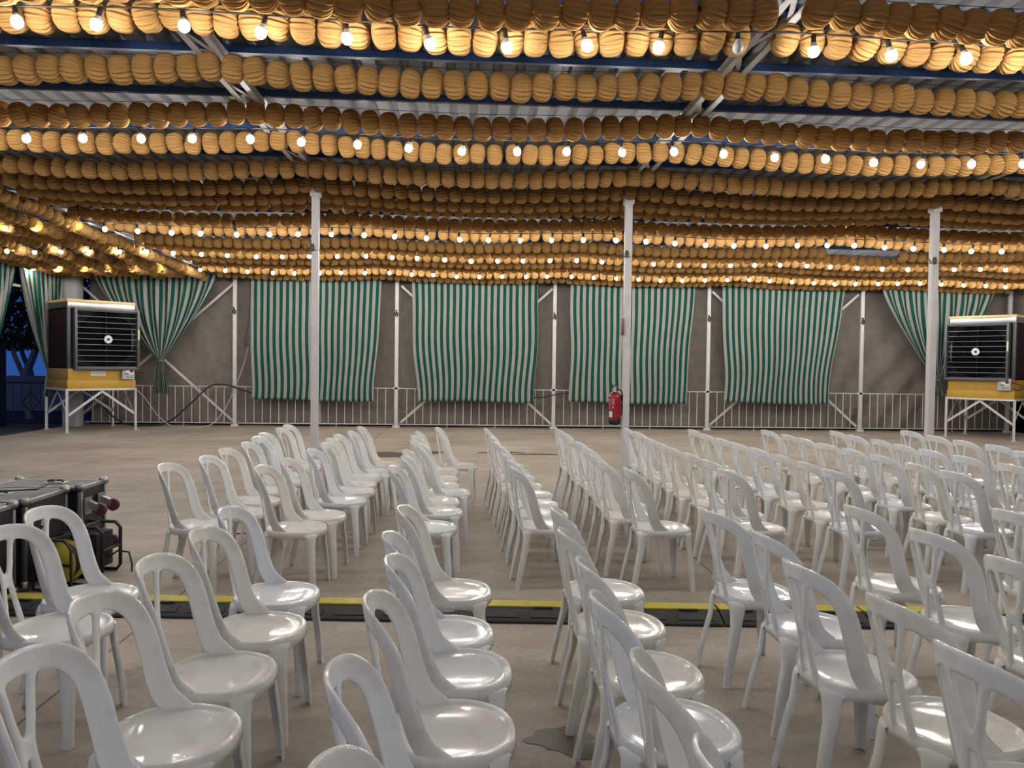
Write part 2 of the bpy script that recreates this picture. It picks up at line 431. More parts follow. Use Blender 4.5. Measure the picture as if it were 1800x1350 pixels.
FL = ['low cream metal railing panel behind the left fan unit', 'low cream metal railing panel under the first hanging striped curtain', 'low cream metal railing panel under the second hanging striped curtain',
      'low cream metal railing panel behind the fire extinguisher', 'low cream metal railing panel under the fourth hanging striped curtain', 'low cream metal railing panel before the wrinkled canvas and right fan unit']
for k in range(6):
    a, c2 = GX[k]+(.35 if k == 0 else .06), GX[k+1]-.06
    t = thing('railing', FL[k], 'railing', ((a+c2)/2, FY, 0), 0, 'cream railing panels along the canvas wall'); h = (c2-a)/2
    MB().bar((-h, 0, .96), (h, 0, .96), .022, .022).build('top_rail', M['rail'], t)
    MB().bar((-h, 0, .085), (h, 0, .085), .03, .022).build('bottom_rail', M['rail'], t)
    nb = int(round(2*h/.193)); 
    for i in range(1, nb):
        o = link(bpy.data.objects.new('bar', bar_me), t); o.location = (-h+2*h*i/nb, 0, 0)
    for i in (nb//3, 2*nb//3):
        MB().bar((-h+2*h*i/nb, 0, 0), (-h+2*h*i/nb, 0, .08), .016, .016).build('foot', M['rail'], t)
# crossed braces behind the curtains, alternate bays
def brace(xa, za, xb, zb, y, label):
    o = MB().bar((xa, y, za), (xb, y, zb), .012, .055).build('diagonal_brace', M['white_metal'])
    # object origin at its lower end
    tag(o, label, 'brace', 'white diagonal braces behind the curtains')
for k, nm in ((0, 'left tied curtain'), (2, 'second hanging striped curtain'), (4, 'fourth hanging striped curtain')):
    a, c2 = GX[k]+.1, GX[k+1]-.05
    brace(a, 3.45, c2, .12, FY+.06, 'white diagonal brace falling to the right behind the '+nm)
    brace(a, .12, c2, 3.45, FY+.10, 'white diagonal brace rising to the right behind the '+nm)

# ------------------------------------------------------------------ curtains
def curtain_flat(name, xa, xb, za, zb, label, bl=0, br=0, y=18.33, seed=1):
    """hanging curtain; bl/br move the bottom corners sideways"""
    r = random.Random(seed); ph = [r.uniform(0, 6.3) for _ in range(4)]
    nx, nz = 150, 44; vs = []; fs = []; uv = []
    for j in range(nz):
        v = j/(nz-1)
        for i in range(nx):
            u = i/(nx-1)
            sway = .045*sin(v*5+ph[0])*((u-.5)*2) + .02*sin(v*9+ph[1]+u*4)
            x = xa+(xb-xa)*u + v*(bl*(1-u)**3+br*u**3) + sway*v
            yy = y + .012*sin(u*34+ph[2]+.7*sin(v*3))*(.4+.6*v) + .03*sin(u*9+ph[3]+v*2)
            z = za+(zb-za)*v + .02*sin(u*5+ph[0])*v
            vs.append((x, yy, z)); uv.append(((xb-xa)/.152*u, v))
    for j in range(nz-1):
        for i in range(nx-1): fs.append((j*nx+i, (j+1)*nx+i, (j+1)*nx+i+1, j*nx+i+1))
    o = link(bpy.data.objects.new(name, mesh_from(name, vs, fs, M['stripes'], True, uv)))
    tag(o, label, 'curtain', 'green and white striped curtains hanging straight')
    md = o.modifiers.new('t', 'SOLIDIFY'); md.thickness = .003
curtain_flat('curtain', -5.22, -2.13, 3.6, .66, 'green and white striped curtain, leftmost of the four hanging straight', 0, -.14, seed=1)
curtain_flat('curtain', -1.42, 1.63, 3.6, .66, 'green and white striped curtain hanging between left and middle pillars', .12, -.03, seed=2)
curtain_flat('curtain', 2.42, 5.50, 3.6, .67, 'green and white striped curtain hanging behind the fire extinguisher', .0, -.16, seed=3)
curtain_flat('curtain', 6.18, 9.26, 3.6, .70, 'green and white striped curtain, rightmost of the four hanging straight', .09, -.38, seed=4)

def curtain_tied(label, top_a, top_b, knot, ztop, zk, zt, width_m, seed=1, plane='y', depth=.10, skew=0.0):
    """gathered curtain; coordinates along the wall: top_a..top_b, tied at knot; plane 'y' = back wall, 'x' = side wall"""
    r = random.Random(seed); nx, nz = 240, 64; vs = []; fs = []; uv = []
    nf = 9; ph = r.uniform(0, 6)
    for j in range(nz):
        v = j/(nz-1)
        for i in range(nx):
            u = i/(nx-1); s = 2*u-1
            if v < .72:
                t = v/.72; z = ztop+(zk-ztop)*t
                e = (1-t)
                # edges hang nearly straight then sweep in to the knot
                sl = e**(.85) if s < 0 else e**(.85)
                g = (1-t**(1.25+1.3*(1-abs(s))))
                a = top_a-knot; b = top_b-knot
                pos = (a*(1-u)+b*u)*(g*.965+.035*(1-t)) + s*.045*t
                amp = depth*(.12+.9*sin(pi*min(1, t*.93))*.55) * (1-.55*t)
                d = amp*sin(u*nf*2*pi+ph+1.1*sin(t*3+u*3))
                d += .05*t*(1-s*s)
            else:
                t = (v-.72)/.28; z = zk+(zt-zk)*t - .05*abs(s)*t
                wdt = .05+.13*sin(min(1, t*1.25)*pi*.5)*(1-.25*t)
                pos = s*wdt + skew*t + .02*sin(t*6+s*3)
                d = .045*sin(u*nf*1.3*2*pi+ph+2*t)*(.3+t) + .02
            p = knot+pos
            if plane == 'y': vs.append((p, 18.22-d, z))
            else: vs.append((-9.5+.08+d, p, z))
            uv.append((width_m/.152*u, v))
    for j in range(nz-1):
        for i in range(nx-1): fs.append((j*nx+i, (j+1)*nx+i, (j+1)*nx+i+1, j*nx+i+1))
    t = thing('tied_curtain', label, 'curtain', (0, 0, 0), 0, 'striped curtains tied in the middle')
    o = link(bpy.data.objects.new('drape', mesh_from('drape', vs, fs, M['stripes'], True, uv)), t)
    md = o.modifiers.new('t', 'SOLIDIFY'); md.thickness = .003
    b = MB(); c0 = (knot, 18.17, zk) if plane == 'y' else (-9.38, knot, zk)
    ring = [(c0[0]+.06*cos(a), c0[1]+.055*sin(a), zk) for a in [i*pi/8 for i in range(16)]]
    b.tube(ring, .012, 6, closed=True); b.build('tie', M['stripes'], t)
    return t
curtain_tied('striped curtain tied in a knot beside the left fan unit', -8.82, -5.95, -7.25, 3.62, 1.55, .82, 3.0, 5)
curtain_tied('striped curtain tied back behind the right pillar and fan unit', 10.15, 13.12, 11.62, 3.62, 1.33, .95, 3.0, 6)
curtain_tied('striped curtain gathered in the opening left of the left fan unit', 16.35, 18.28, 17.5, 3.62, 1.25, .78, 3.0, 7, plane='x')
curtain_tied('sliver of striped curtain at the left edge of the photo', 14.2, 16.28, 15.35, 3.62, 1.35, .85, 3.0, 8, plane='x')
b = MB(); b.bar((-9.5, 12, 3.1), (-9.5, 18.2, 3.1), .05, .05); b.build('trim_30', M['white_metal'])['kind'] = 'structure'

# ------------------------------------------------------------------ festoon lights
BZ = 3.665
def festoon(y, z, xa, xb, phase, label, off_at=None, sag=.0):
    t = thing('string_lights', label, 'string lights', (0, y, 0), 0, 'strings of white bulbs under the lanterns')
    xs = []; x = xa+phase
    while x < xb: xs.append(x); x += .5
    def cz(x):
        k = min(range(len(PX)), key=lambda i: abs(PX[i]-x)); d = abs(PX[k]-x)/1.95
        return z + .10 - .05*min(1, d)**1.0
    b = MB(); pts = [(xa+i*.25, .0, cz(xa+i*.25)) for i in range(int((xb-xa)/.25)+1)]
    b.tube(pts, .006, 5); b.build('cable', M['wire'], t)
    if not hasattr(festoon, 'sock'):
        festoon.sock = MB().lathe([(.008, .03), (.016, .02), (.017, -.025)], 10).mesh('socket', M['black'])
        prof = [(.013, 0), (.018, -.012), (.029, -.035), (.034, -.052), (.035, -.062), (.031, -.080), (.018, -.094), (.0001, -.099)]
        def bm_(emi):
            s = MB(); s.lathe(prof, 12); me = s.mesh('bulb', M['bulb_off']); me.materials.append(M['bulb'] if emi else M['bulb_off'])
            for p_ in me.polygons:
                if p_.center.z < -.040: p_.material_index = 1
            return me
        festoon.bulb = bm_(True); festoon.off = bm_(False)
    for i, x in enumerate(xs):
        s = link(bpy.data.objects.new('socket', festoon.sock), t); s.location = (x, 0, cz(x)-.03); s.rotation_euler = (rnd.uniform(-.3, .3), rnd.uniform(-.35, .35), 0)
        off = off_at is not None and abs(x-off_at) < .25
        bb = link(bpy.data.objects.new('bulb', festoon.off if off else festoon.bulb), t)
        bb.location = s.location; bb.rotation_euler = s.rotation_euler
        bb.location = Vector(s.location) + s.rotation_euler.to_matrix() @ Vector((0, 0, -.02))
        if off: bb['label'] = 'unlit bulb'
festoon(4.85, BZ, -5.6, 8.6, .30, 'nearest string of lit bulbs, hanging in front of the glowing lanterns at the top', 1.86)
festoon(7.25, BZ, -9.4, 9.6, .32, 'second string of lit bulbs, above the golden lantern row crossing the ceiling')
festoon(12.15, BZ-.05, -9.4, 13.4, .2, 'third string of lit bulbs from the front, before a glowing row mid ceiling')
festoon(14.40, BZ-.08, -9.4, 13.4, .4, 'fourth string of lit bulbs, mostly hidden behind dark lanterns')
festoon(16.70, BZ-.12, -9.4, 13.4, .1, 'farthest string of lit bulbs, just above the striped curtains')
for y, l in ((-1.3, 'unseen string of lit bulbs behind the camera position'),):  # out of view, placed to brighten the foreground chairs
    festoon(y, BZ, -6.5, 8.5, .1, l)

# ------------------------------------------------------------------ lanterns
LW, LR = .170, .101
def lantern_mesh(seed, near=True):
    r = random.Random(seed); nf = 16; per = 6 if near else 3
    na = nf*per; nr = 13 if near else 7; vs = []; fs = []
    squash = 1+r.uniform(-.05, .05); bend = r.uniform(-.01, .01); tw = r.uniform(-.25, .25); dent = [(r.uniform(0, 6.28), r.uniform(.02, .08)) for _ in range(2)]
    W = LW/2*(1+r.uniform(-.02, .05))
    for j in range(nr):
        t = -1+2*j/(nr-1)
        te = sin(t*pi/2)*.985
        rad = LR*(1-abs(te)**2.9)**(1/2.3) + .004
        for i in range(na):
            a = 2*pi*i/na; fold = abs(sin(a*nf/2))
            k = 1.03 - (.26)*(1-fold)
            for (da, amp) in dent: k -= amp*math.exp(-((math.atan2(sin(a-da), cos(a-da)))/.35)**2)*.5
            aa = a + tw*te*.5
            x = te*W + bend*cos(aa)
            vs.append((x, rad*k*cos(aa)*squash, rad*k*sin(aa)/squash))
    for j in range(nr-1):
        for i in range(na):
            fs.append((j*na+i, j*na+(i+1) % na, (j+1)*na+(i+1) % na, (j+1)*na+i))
    return vs, fs
near_meshes = []
for s in range(6):
    vs, fs = lantern_mesh(100+s); near_meshes.append(mesh_from('lantern', vs, fs, M['lantern'], True))
far_raw = [lantern_mesh(200+s, False) for s in range(4)]

ROWS = [4.70, 5.11, 5.98, 7.04, 7.91, 8.99, 9.81, 10.39, 10.87, 11.85, 12.63, 13.75, 14.20, 14.94, 15.66, 16.28, 17.14, 18.05]
def row_z(y): return 3.79 - .026*max(0, y-10)
GAPS = {0: [(1.88, 2.12)], 1: [(1.82, 2.08)], 11: [(6.6, 8.0)]}
allL = []   # row, x, y, z, rot
wires = []
for ri_, y in enumerate(ROWS):
    xa = -5.75 - .25*rnd.random(); xb = 13.3
    if ri_ < 7: xa = -5.9
    x = xa; pts = []
    sag = .085 if ri_ < 8 else .06
    while x < xb:
        k = min(range(len(PX)), key=lambda i: abs(PX[i]-x)); d = min(1, abs(PX[k]-x)/1.95)
        z = row_z(y) + .055 - sag*(1-(1-d)**1.7) + rnd.uniform(-.008, .008)
        yy = y + rnd.uniform(-.012, .012)
        ok = not any(a < x < c2 for a, c2 in GAPS.get(ri_, []))
        if ri_ == 12: z -= .03
        if ok: allL.append((ri_, x, yy, z, (rnd.uniform(0, 6.28), rnd.gauss(0, .10), rnd.gauss(0, .13))))
        else: pass
        x += .1705*(1+rnd.uniform(-.05, .05))
        if rnd.random() < .02: x += .03
# left bay: strings running towards the back
for q, x in enumerate([-6.15, -6.7, -7.2, -7.75, -8.3, -8.85, -9.25]):
    y = 9.6+rnd.random()*.3; y1 = 18.1
    while y < y1:
        d = abs(((y-9.9) % 4.0)-2.0)/2.0
        z = row_z(y) - .02 - .07*(1-d**2) + rnd.uniform(-.025, .02)
        xx = x + .05*sin(y*1.3+q) + rnd.uniform(-.03, .03)
        allL.append((100+q, xx, y, z, (rnd.uniform(0, 6.28), rnd.gauss(0, .3), pi/2+rnd.gauss(0, .5)))); y += .188*(1+rnd.uniform(-.06, .08))
def inview(p, mg=30):
    q = project(p); return q is not None and -mg < q[0] < 1800+mg and -mg < q[1] < 1350+mg
ranked = sorted([i for i, L in enumerate(allL) if L[0] < 100 and inview(L[1:4], 14 if L[0] > 0 else 24)], key=lambda i: allL[i][0] + abs(allL[i][1]-.4)/100)
chosen = set(ranked[:300])
RN = ['topmost row', 'brightly glowing row near the top', 'third row from the top', 'fourth row from the top', 'golden lit row, fifth from the top', 'sixth row from the top', 'seventh row from the top']
LOOK = ['dull brown pleated paper lantern', 'glowing yellow pleated lantern', 'ochre pleated paper lantern', 'dull brown pleated paper lantern', 'golden pleated lantern', 'dark brown pleated lantern', 'dark brown pleated lantern']
count = {}
verts = []; faces = []; off = 0
for i, (row, x, y, z, rot) in enumerate(allL):
    vis = row < 100 and inview((x, y, z), 14 if row > 0 else 24)
    if vis: count[row] = count.get(row, 0)+1
    if i in chosen:
        o = link(bpy.data.objects.new('paper_lantern', near_meshes[i % 6]))
        o.location = (x, y, z); o.rotation_mode = 'ZYX' if False else 'XYZ'
        o.rotation_euler = rot
        # spin about own axis first, then tilt
        Rm = Matrix.Rotation(rot[2], 3, 'Z') @ Matrix.Rotation(rot[1], 3, 'Y') @ Matrix.Rotation(rot[0], 3, 'X')
        o.rotation_euler = Rm.to_euler()
        tag(o, '%s, %s from left in the %s' % (LOOK[row], nth(count[row]), RN[row]), 'paper lantern', 'paper lanterns in the '+RN[row])
    elif row >= 100 or inview((x, y, z), 900):
        Rm = Matrix.Rotation(rot[2], 3, 'Z') @ Matrix.Rotation(rot[1], 3, 'Y') @ Matrix.Rotation(rot[0], 3, 'X')
        vsr, fsr = far_raw[i % 4]
        A = np.array(vsr) @ np.array(Rm).T + np.array([x, y, z])
        verts.append(A); faces.append(np.array(fsr)+off); off += len(A)
V = np.concatenate(verts); Fq = np.concatenate(faces)
me = bpy.data.meshes.new('paper_lanterns'); me.vertices.add(len(V)); me.vertices.foreach_set('co', V.astype(np.float32).ravel())
me.loops.add(Fq.size); me.loops.foreach_set('vertex_index', Fq.astype(np.int32).ravel())
me.polygons.add(len(Fq)); me.polygons.foreach_set('loop_start', np.arange(0, Fq.size, 4, dtype=np.int32))
try: me.polygons.foreach_set('loop_total', np.full(len(Fq), 4, dtype=np.int32))
except Exception: pass
me.polygons.foreach_set('use_smooth', np.ones(len(Fq), dtype=bool))
me.materials.append(M['lantern_far']); me.update(calc_edges=True); me.validate()
o = link(bpy.data.objects.new('paper_lanterns', me)); tag(o, 'mass of small pleated paper lanterns filling the far ceiling', 'paper lanterns', None, 'stuff')
# wires the rows hang from
WL = ['topmost', 'second', 'third', 'fourth', 'fifth', 'sixth', 'seventh']
for k, y in enumerate(ROWS[:7]):
    b = MB(); pts = []
    for i in range(101):
        x = -6.2+i*.196; q = min(PX, key=lambda p: abs(p-x)); d = min(1, abs(q-x)/1.95)
        pts.append((x, y, row_z(y)+.135-.035*d))
    b.tube(pts, .0025, 5); o = b.build('suspension_wire', M['wire'])
    tag(o, 'thin dark wire stretched above the %s lantern row' % WL[k], 'wire', 'thin wires above the lantern rows')

# ------------------------------------------------------------------ chair
HB, SZ = .43, .43
def back_pt(s, h):
    R = .188+.07*(max(h, 0)/HB); xs_ = -.190-.078*(max(h, 0)/HB)
    p = s/R
    return Vector((xs_+R*(1-cos(p)), R*sin(p), SZ+h))
def back_nrm(s, h):
    e = 1e-3; a = back_pt(s+e, h)-back_pt(s-e, h); b = back_pt(s, h+e)-back_pt(s, max(h-e, -.05)); return a.cross(b).normalized()
hoop = [(.325, -.036, .030), (.300, -.016, .034), (.272, .006, .036), (.248, .036, .035), (.236, .08, .033), (.231, .15, .031), (.228, .21, .031), (.217, .272, .030), (.190, .318, .030), (.143, .347, .029), (.075, .360, .028), (0, .363, .028)]
hoop = [(a*.915, b*1.095, c2*1.16) for a, b, c2 in hoop]
hoop = hoop+[(-a, b, c2) for a, b, c2 in hoop[::-1][1:]]
def smooth_poly(pl, n=4):
    P_ = [pl[0]]+pl+[pl[-1]]; out = []
    for i in range(1, len(P_)-2):
        for k in range(n):
            t = k/n; a, b_, c2, d = [np.array(q) for q in P_[i-1:i+3]]
            out.append(tuple(.5*((2*b_)+(-a+c2)*t+(2*a-5*b_+4*c2-d)*t*t+(-a+3*b_-3*c2+d)*t**3)))
    return out+[tuple(pl[-1])]
hoop = smooth_poly(hoop)
barR = [(.074, .350, .017), (.060, .318, .013), (.047, .272, .012), (.037, .232, .0125), (.026, .20, .013), (.021, .17, .013), (.026, .12, .012), (.036, .06, .013), (.046, -.02, .015)]
barR = [(a*.95, b*1.11, c2) for a, b, c2 in barR]
barR = smooth_poly(barR, 3)
barL = [(-a, b, c2) for a, b, c2 in barR]
web = [(-.017, .212, .013), (0, .203, .015), (0, .178, .016), (0, .203, .015), (.017, .212, .013)]
def seg_d(P, pl):
    best = np.full(P.shape[0], 9.0)
    for (ax, ay, aw), (bx, by, bw) in zip(pl[:-1], pl[1:]):
        d = np.array([bx-ax, by-ay]); L2 = d@d; t = np.clip(((P-[ax, ay])@d)/L2, 0, 1)
        q = np.hypot(P[:, 0]-(ax+t*d[0]), P[:, 1]-(ay+t*d[1])) - (aw+(bw-aw)*t)
        best = np.minimum(best, q)
    return best
def smin(a, b, k):
    h = np.clip(.5+.5*(b-a)/k, 0, 1); return b*(1-h)+a*h-k*h*(1-h)
def sdf(P):
    d = seg_d(P, hoop)
    for pl in (barR, barL): d = smin(d, seg_d(P, pl), .016)
    return smin(d, seg_d(P, web), .010)
def backrest_mesh():
    g = .0065; S = np.arange(-.40, .4001, g); Hh = np.arange(-.06, .455, g)
    SS, HH = np.meshgrid(S, Hh); P = np.stack([SS.ravel(), HH.ravel()], 1); ns = len(S)
    cells = []
    Cx = np.stack([(SS[:-1, :-1]+g/2).ravel(), (HH[:-1, :-1]+g/2).ravel()], 1); inside = (sdf(Cx) < 0).reshape(len(Hh)-1, ns-1)
    used = {}
    for j in range(len(Hh)-1):
        for i in range(ns-1):
            if inside[j, i]: cells.append((j*ns+i, j*ns+i+1, (j+1)*ns+i+1, (j+1)*ns+i))
    ec = {}
    for c4 in cells:
        for a, b_ in zip(c4, c4[1:]+c4[:1]): ec[(a, b_)] = 1
    bnd_e = [(a, b_) for (a, b_) in ec if (b_, a) not in ec]
    bnd = set(a for e in bnd_e for a in e)
    idx = sorted(set(a for c4 in cells for a in c4)); remap = {a: k for k, a in enumerate(idx)}
    Q = P[idx].copy(); bi = np.array([remap[a] for a in bnd])
    for _ in range(6):
        B = Q[bi]; e = 1e-3; d = sdf(B); gx = (sdf(B+[e, 0])-sdf(B-[e, 0]))/(2*e); gy = (sdf(B+[0, e])-sdf(B-[0, e]))/(2*e)
        L = np.maximum(gx*gx+gy*gy, .2); st = np.stack([d*gx/L, d*gy/L], 1); Q[bi] = B-np.clip(st, -.004, .004)
    # relax interior + slide boundary
    nb = [[] for _ in idx]
    for c4 in cells:
        for a, b_ in zip(c4, c4[1:]+c4[:1]): nb[remap[a]].append(remap[b_]); nb[remap[b_]].append(remap[a])
    isb = np.zeros(len(idx), bool); isb[bi] = True
    nbb = {k: [q for q in set(nb[k]) if isb[q]] for k in bi}
    for _ in range(4):
        Q2 = Q.copy()
        for k in range(len(idx)):
            if not isb[k]: Q2[k] = Q[list(set(nb[k]))].mean(0)
            else:
                qs = [a for a in nbb[k]]
                if len(qs) == 2: Q2[k] = .5*Q[k]+.25*(Q[qs[0]]+Q[qs[1]])
        Q = Q2
        B = Q[bi]; e = 1e-3; d = sdf(B); gx = (sdf(B+[e, 0])-sdf(B-[e, 0]))/(2*e); gy = (sdf(B+[0, e])-sdf(B-[0, e]))/(2*e)
        L = np.maximum(gx*gx+gy*gy, .2); st = np.stack([d*gx/L, d*gy/L], 1); Q[bi] = B-np.clip(st, -.004, .004)
    Q[:, 1] = np.maximum(Q[:, 1], -.05)
    D = -sdf(Q); n = len(Q); vs = []
    for sgn in (1, -1):
        for k in range(n):
            th = .0035 if isb[k] else min(.0075, .0045+.35*max(0, D[k]))
            p = back_pt(*Q[k]); vs.append(p + back_nrm(*Q[k])*sgn*th)
    fs = []
    for c4 in cells:
        q = [remap[a] for a in c4]; fs.append(tuple(q)); fs.append(tuple(a+n for a in q[::-1]))
    for a, b_ in bnd_e: ra, rb = remap[a], remap[b_]; fs.append((rb, ra, ra+n, rb+n))
    return mesh_from('backrest', vs, fs, M['plastic'], True)
def seat_rim(a):
    # plan outline of the seat, a from +x
    k = 2.35 if cos(a) > 0 else 2.15
    rx = .212 if cos(a) > 0 else .196; ry = .205
    return 1/((abs(cos(a))/rx)**k+(abs(sin(a))/ry)**k)**(1/k)
def seat_mesh():
    n = 64; vs = []; fs = []
    def apron(a):  # arches between the legs
        legs = [radians(46), radians(-46), radians(149), radians(-149)]
        d = min(abs(math.atan2(sin(a-l), cos(a-l))) for l in legs); return .036+.022*math.exp(-(d/.26)**2)
    rings = [(0.0, -.017), (.25, -.0165), (.5, -.0145), (.70, -.011), (.80, -.0085), (.86, -.006), (.895, -.001), (.925, .004), (.955, .006), (.985, .0045), (1.0, -.001), (1.012, -.011), (1.02, None), (1.0, 'i'), (.985, 'u'), (.95, -.018), (.5, -.026), (0.0, -.028)]
    for ri2, (k, dz) in enumerate(rings):
        for i in range(n):
            a = 2*pi*i/n; r = seat_rim(a)*k
            if dz is None: z = -apron(a)
            elif dz == 'i': z = -apron(a)
            elif dz == 'u': z = -.02
            else: z = dz
            x = r*cos(a)
            z2 = z + (.004*(r*cos(a)/.2)**2 if k < .95 else 0) - (.006 if cos(a) > 0 and k > .8 else 0)*cos(a)
            vs.append((x+.005, r*sin(a), SZ+z2))
    m = len(rings)
    for j in range(m-1):
        for i in range(n): fs.append((j*n+i, j*n+(i+1) % n, (j+1)*n+(i+1) % n, (j+1)*n+i))
    me = mesh_from('seat', vs, fs, M['plastic'], True)
    bm = bmesh.new(); bm.from_mesh(me); bmesh.ops.remove_doubles(bm, verts=bm.verts, dist=1e-5); bmesh.ops.recalc_face_normals(bm, faces=bm.faces); bm.to_mesh(me); bm.free()
    me.polygons.foreach_set('use_smooth', [True]*len(me.polygons))
    return me
def leg_mesh(ang, foot):
    """open channel leg from the seat corner down to the foot"""
    foot = Vector(foot); out = Vector((cos(ang), sin(ang), 0)); r0 = seat_rim(ang)
    path = [(r0-.012, SZ-.012, .046), (r0+.000, SZ-.014, .049), (r0+.013, SZ-.024, .050), (r0+.020, SZ-.045, .044), (r0+.024, SZ-.085, .036), (r0+.030, SZ-.14, .031)]
    L = foot.length
    pts = [(out*r+Vector((.005, 0, z)), w_) for r, z, w_ in path]
    p0 = pts[-1][0]; f_ = Vector((foot.x, foot.y, 0))
    for t in (.25, .5, .75, 1.0):
        pts.append((p0.lerp(f_, t) + out*.004*sin(t*pi), .031-.010*t))
    side = Vector((-sin(ang), cos(ang), 0)); nw = 9; vs = []; th = .004
    for sgn in (0, 1):
        for i, (p, w_) in enumerate(pts):
            a = pts[max(i-1, 0)][0]; b_ = pts[min(i+1, len(pts)-1)][0]; t = (b_-a).normalized()
            nrm = side.cross(t).normalized()
            if nrm.dot(out) < 0 and i > 1: nrm = -nrm
            if i <= 1: nrm = Vector((0, 0, 1)) if nrm.z < .0 else nrm
            if nrm.dot(out)+nrm.z < 0: nrm = -nrm
            for k in range(nw):
                u = -1+2*k/(nw-1); depth = .022*abs(u)**2.6*(1 if i > 2 else .5)
                groove = .0025*math.exp(-((abs(u)-.45)/.12)**2) if i > 2 else 0
                q = p + side*(w_*u*(.98 if i < len(pts)-1 else 1.08)) - nrm*(depth+groove+sgn*th)
                if i == len(pts)-1: q.z = 0
                vs.append(q)
    m = len(pts); n1 = m*nw; fs = []
    for i in range(m-1):
        for k in range(nw-1):
            a, b_, c2, d = i*nw+k, i*nw+k+1, (i+1)*nw+k+1, (i+1)*nw+k
            fs.append((a, b_, c2, d)); fs.append((d+n1, c2+n1, b_+n1, a+n1))
        for k in (0, nw-1): fs.append((i*nw+k, (i+1)*nw+k, (i+1)*nw+k+n1, i*nw+k+n1))
    for i in (0, m-1):
        for k in range(nw-1): fs.append((i*nw+k, i*nw+k+1, i*nw+k+1+n1, i*nw+k+n1))
    me = mesh_from('leg', vs, fs, M['plastic'], True)
    bm = bmesh.new(); bm.from_mesh(me); bmesh.ops.recalc_face_normals(bm, faces=bm.faces); bm.to_mesh(me); bm.free()
    me.polygons.foreach_set('use_smooth', [True]*len(me.polygons))
    try: me.set_sharp_from_angle(angle=radians(50))
    except Exception: pass
    return me
chair = thing('plastic_chair', 'x', 'chair')
parts = [('backrest', backrest_mesh()), ('seat', seat_mesh()), ('leg', leg_mesh(radians(46), (.20, .21, 0))), ('leg', leg_mesh(radians(-46), (.20, -.21, 0))),
         ('leg', leg_mesh(radians(147), (-.25, .150, 0))), ('leg', leg_mesh(radians(-147), (-.25, -.150, 0)))]
for n_, me_ in parts: link(bpy.data.objects.new(n_, me_), chair)
def dup(root):
    r = root.copy(); C.objects.link(r)
    for ch in list(root.children):
        c2 = ch.copy(); C.objects.link(c2); c2.parent = r
    return r
BACK = [[(-1.944,5.47),(-1.818,5.914),(-1.839,6.425),(-1.808,6.94),(-1.853,7.421),(-1.902,7.842),(-1.888,8.458),(-1.908,8.868)],
 [(-1.219,5.379),(-1.153,5.807),(-1.087,6.435),(-1.07,6.917),(-1.106,7.327),(-1.103,7.737),(-1.029,8.147),(-1.01,8.723)],
 [(-0.302,5.405),(-0.264,5.979),(-0.292,6.414),(-0.199,6.867),(-0.302,7.277),(-0.322,7.687),(-0.318,8.202),(-0.124,8.663)],
 [(0.572,5.457),(0.564,5.888),(0.537,6.309),(0.542,6.789),(0.499,7.241),(0.475,7.759),(0.462,8.216),(0.433,8.65)],
 [(1.392,5.412),(1.265,5.828),(1.274,6.281),(1.295,6.809),(1.297,7.307),(1.259,7.717),(1.281,8.233),(1.257,8.743)],
 [(2.092,5.416),(2.132,5.913),(2.116,6.377),(2.083,6.819),(2.09,7.275),(2.072,7.785),(2.112,8.385),(2.094,8.833)],
 [(2.885,5.416),(2.885,5.841),(2.875,6.335),(2.867,6.821),(2.842,7.274),(2.83,7.722),(2.818,8.237),(2.845,8.749)],
 [(3.763,5.359),(3.745,5.776),(3.766,6.342),(3.73,6.78),(3.726,7.282),(3.742,7.781),(3.743,8.191),(3.729,8.755)],
 [(4.516,5.775),(4.483,6.298),(4.472,6.777),(4.482,7.226),(4.523,7.731),(4.487,8.174),(4.535,8.677)],
 [(5.316,6.688),(5.443,7.237),(5.393,7.676),(5.406,8.182),(5.5,8.842)]]
FRONT = [[(-1.822,3.372),(-1.901,3.816)],
 [(-0.905,1.922),(-0.967,2.392),(-0.974,2.864),(-0.964,3.35),(-1.002,3.837)],
 [(-0.051,1.35),(-0.103,1.845),(-0.091,2.402),(-0.044,2.874),(-0.101,3.284),(-0.094,3.881)],
 [(0.716,1.407),(0.688,1.868),(0.665,2.397),(0.682,2.837),(0.674,3.358),(0.697,3.874)],
 [(1.559,1.942),(1.599,2.383),(1.494,2.821),(1.559,3.327),(1.494,3.85)],
 [(2.372,2.885),(2.347,3.383),(2.324,3.963)],
 [(3.103,3.859)]]
rc = random.Random(21); firstc = True
for blk, rows in (('beyond', BACK), ('nearer than', FRONT)):
    for li, row in enumerate(rows):
        for k, (x, y) in enumerate(row):
            o = chair if firstc else dup(chair); firstc = False
            if (blk == 'beyond' and li == 0) or (blk != 'beyond' and (li < 2 or (li == 2 and k < 3))): x += .033
            o.location = (x, y, 0); o.rotation_euler = (0, 0, radians(max(-5, min(8, 1+4*x)))+rc.gauss(0, .03))
            lab = 'white plastic chair, %s from camera, %s line from left, %s the cable ramp' % (nth(k+1), nth(li+1), blk)
            if blk == 'nearer than': lab = 'white plastic chair, %s from camera, %s line from left, in the foreground block' % (nth(k+1), nth(li+1))
            o['label'] = lab; o['category'] = 'chair'
            o['group'] = 'white plastic chairs %s the cable ramp' % blk
            tone = rc.random()
            for ch in o.children: ch['tone'] = tone
if len(chair.children) == 0: print('chair lost parts')

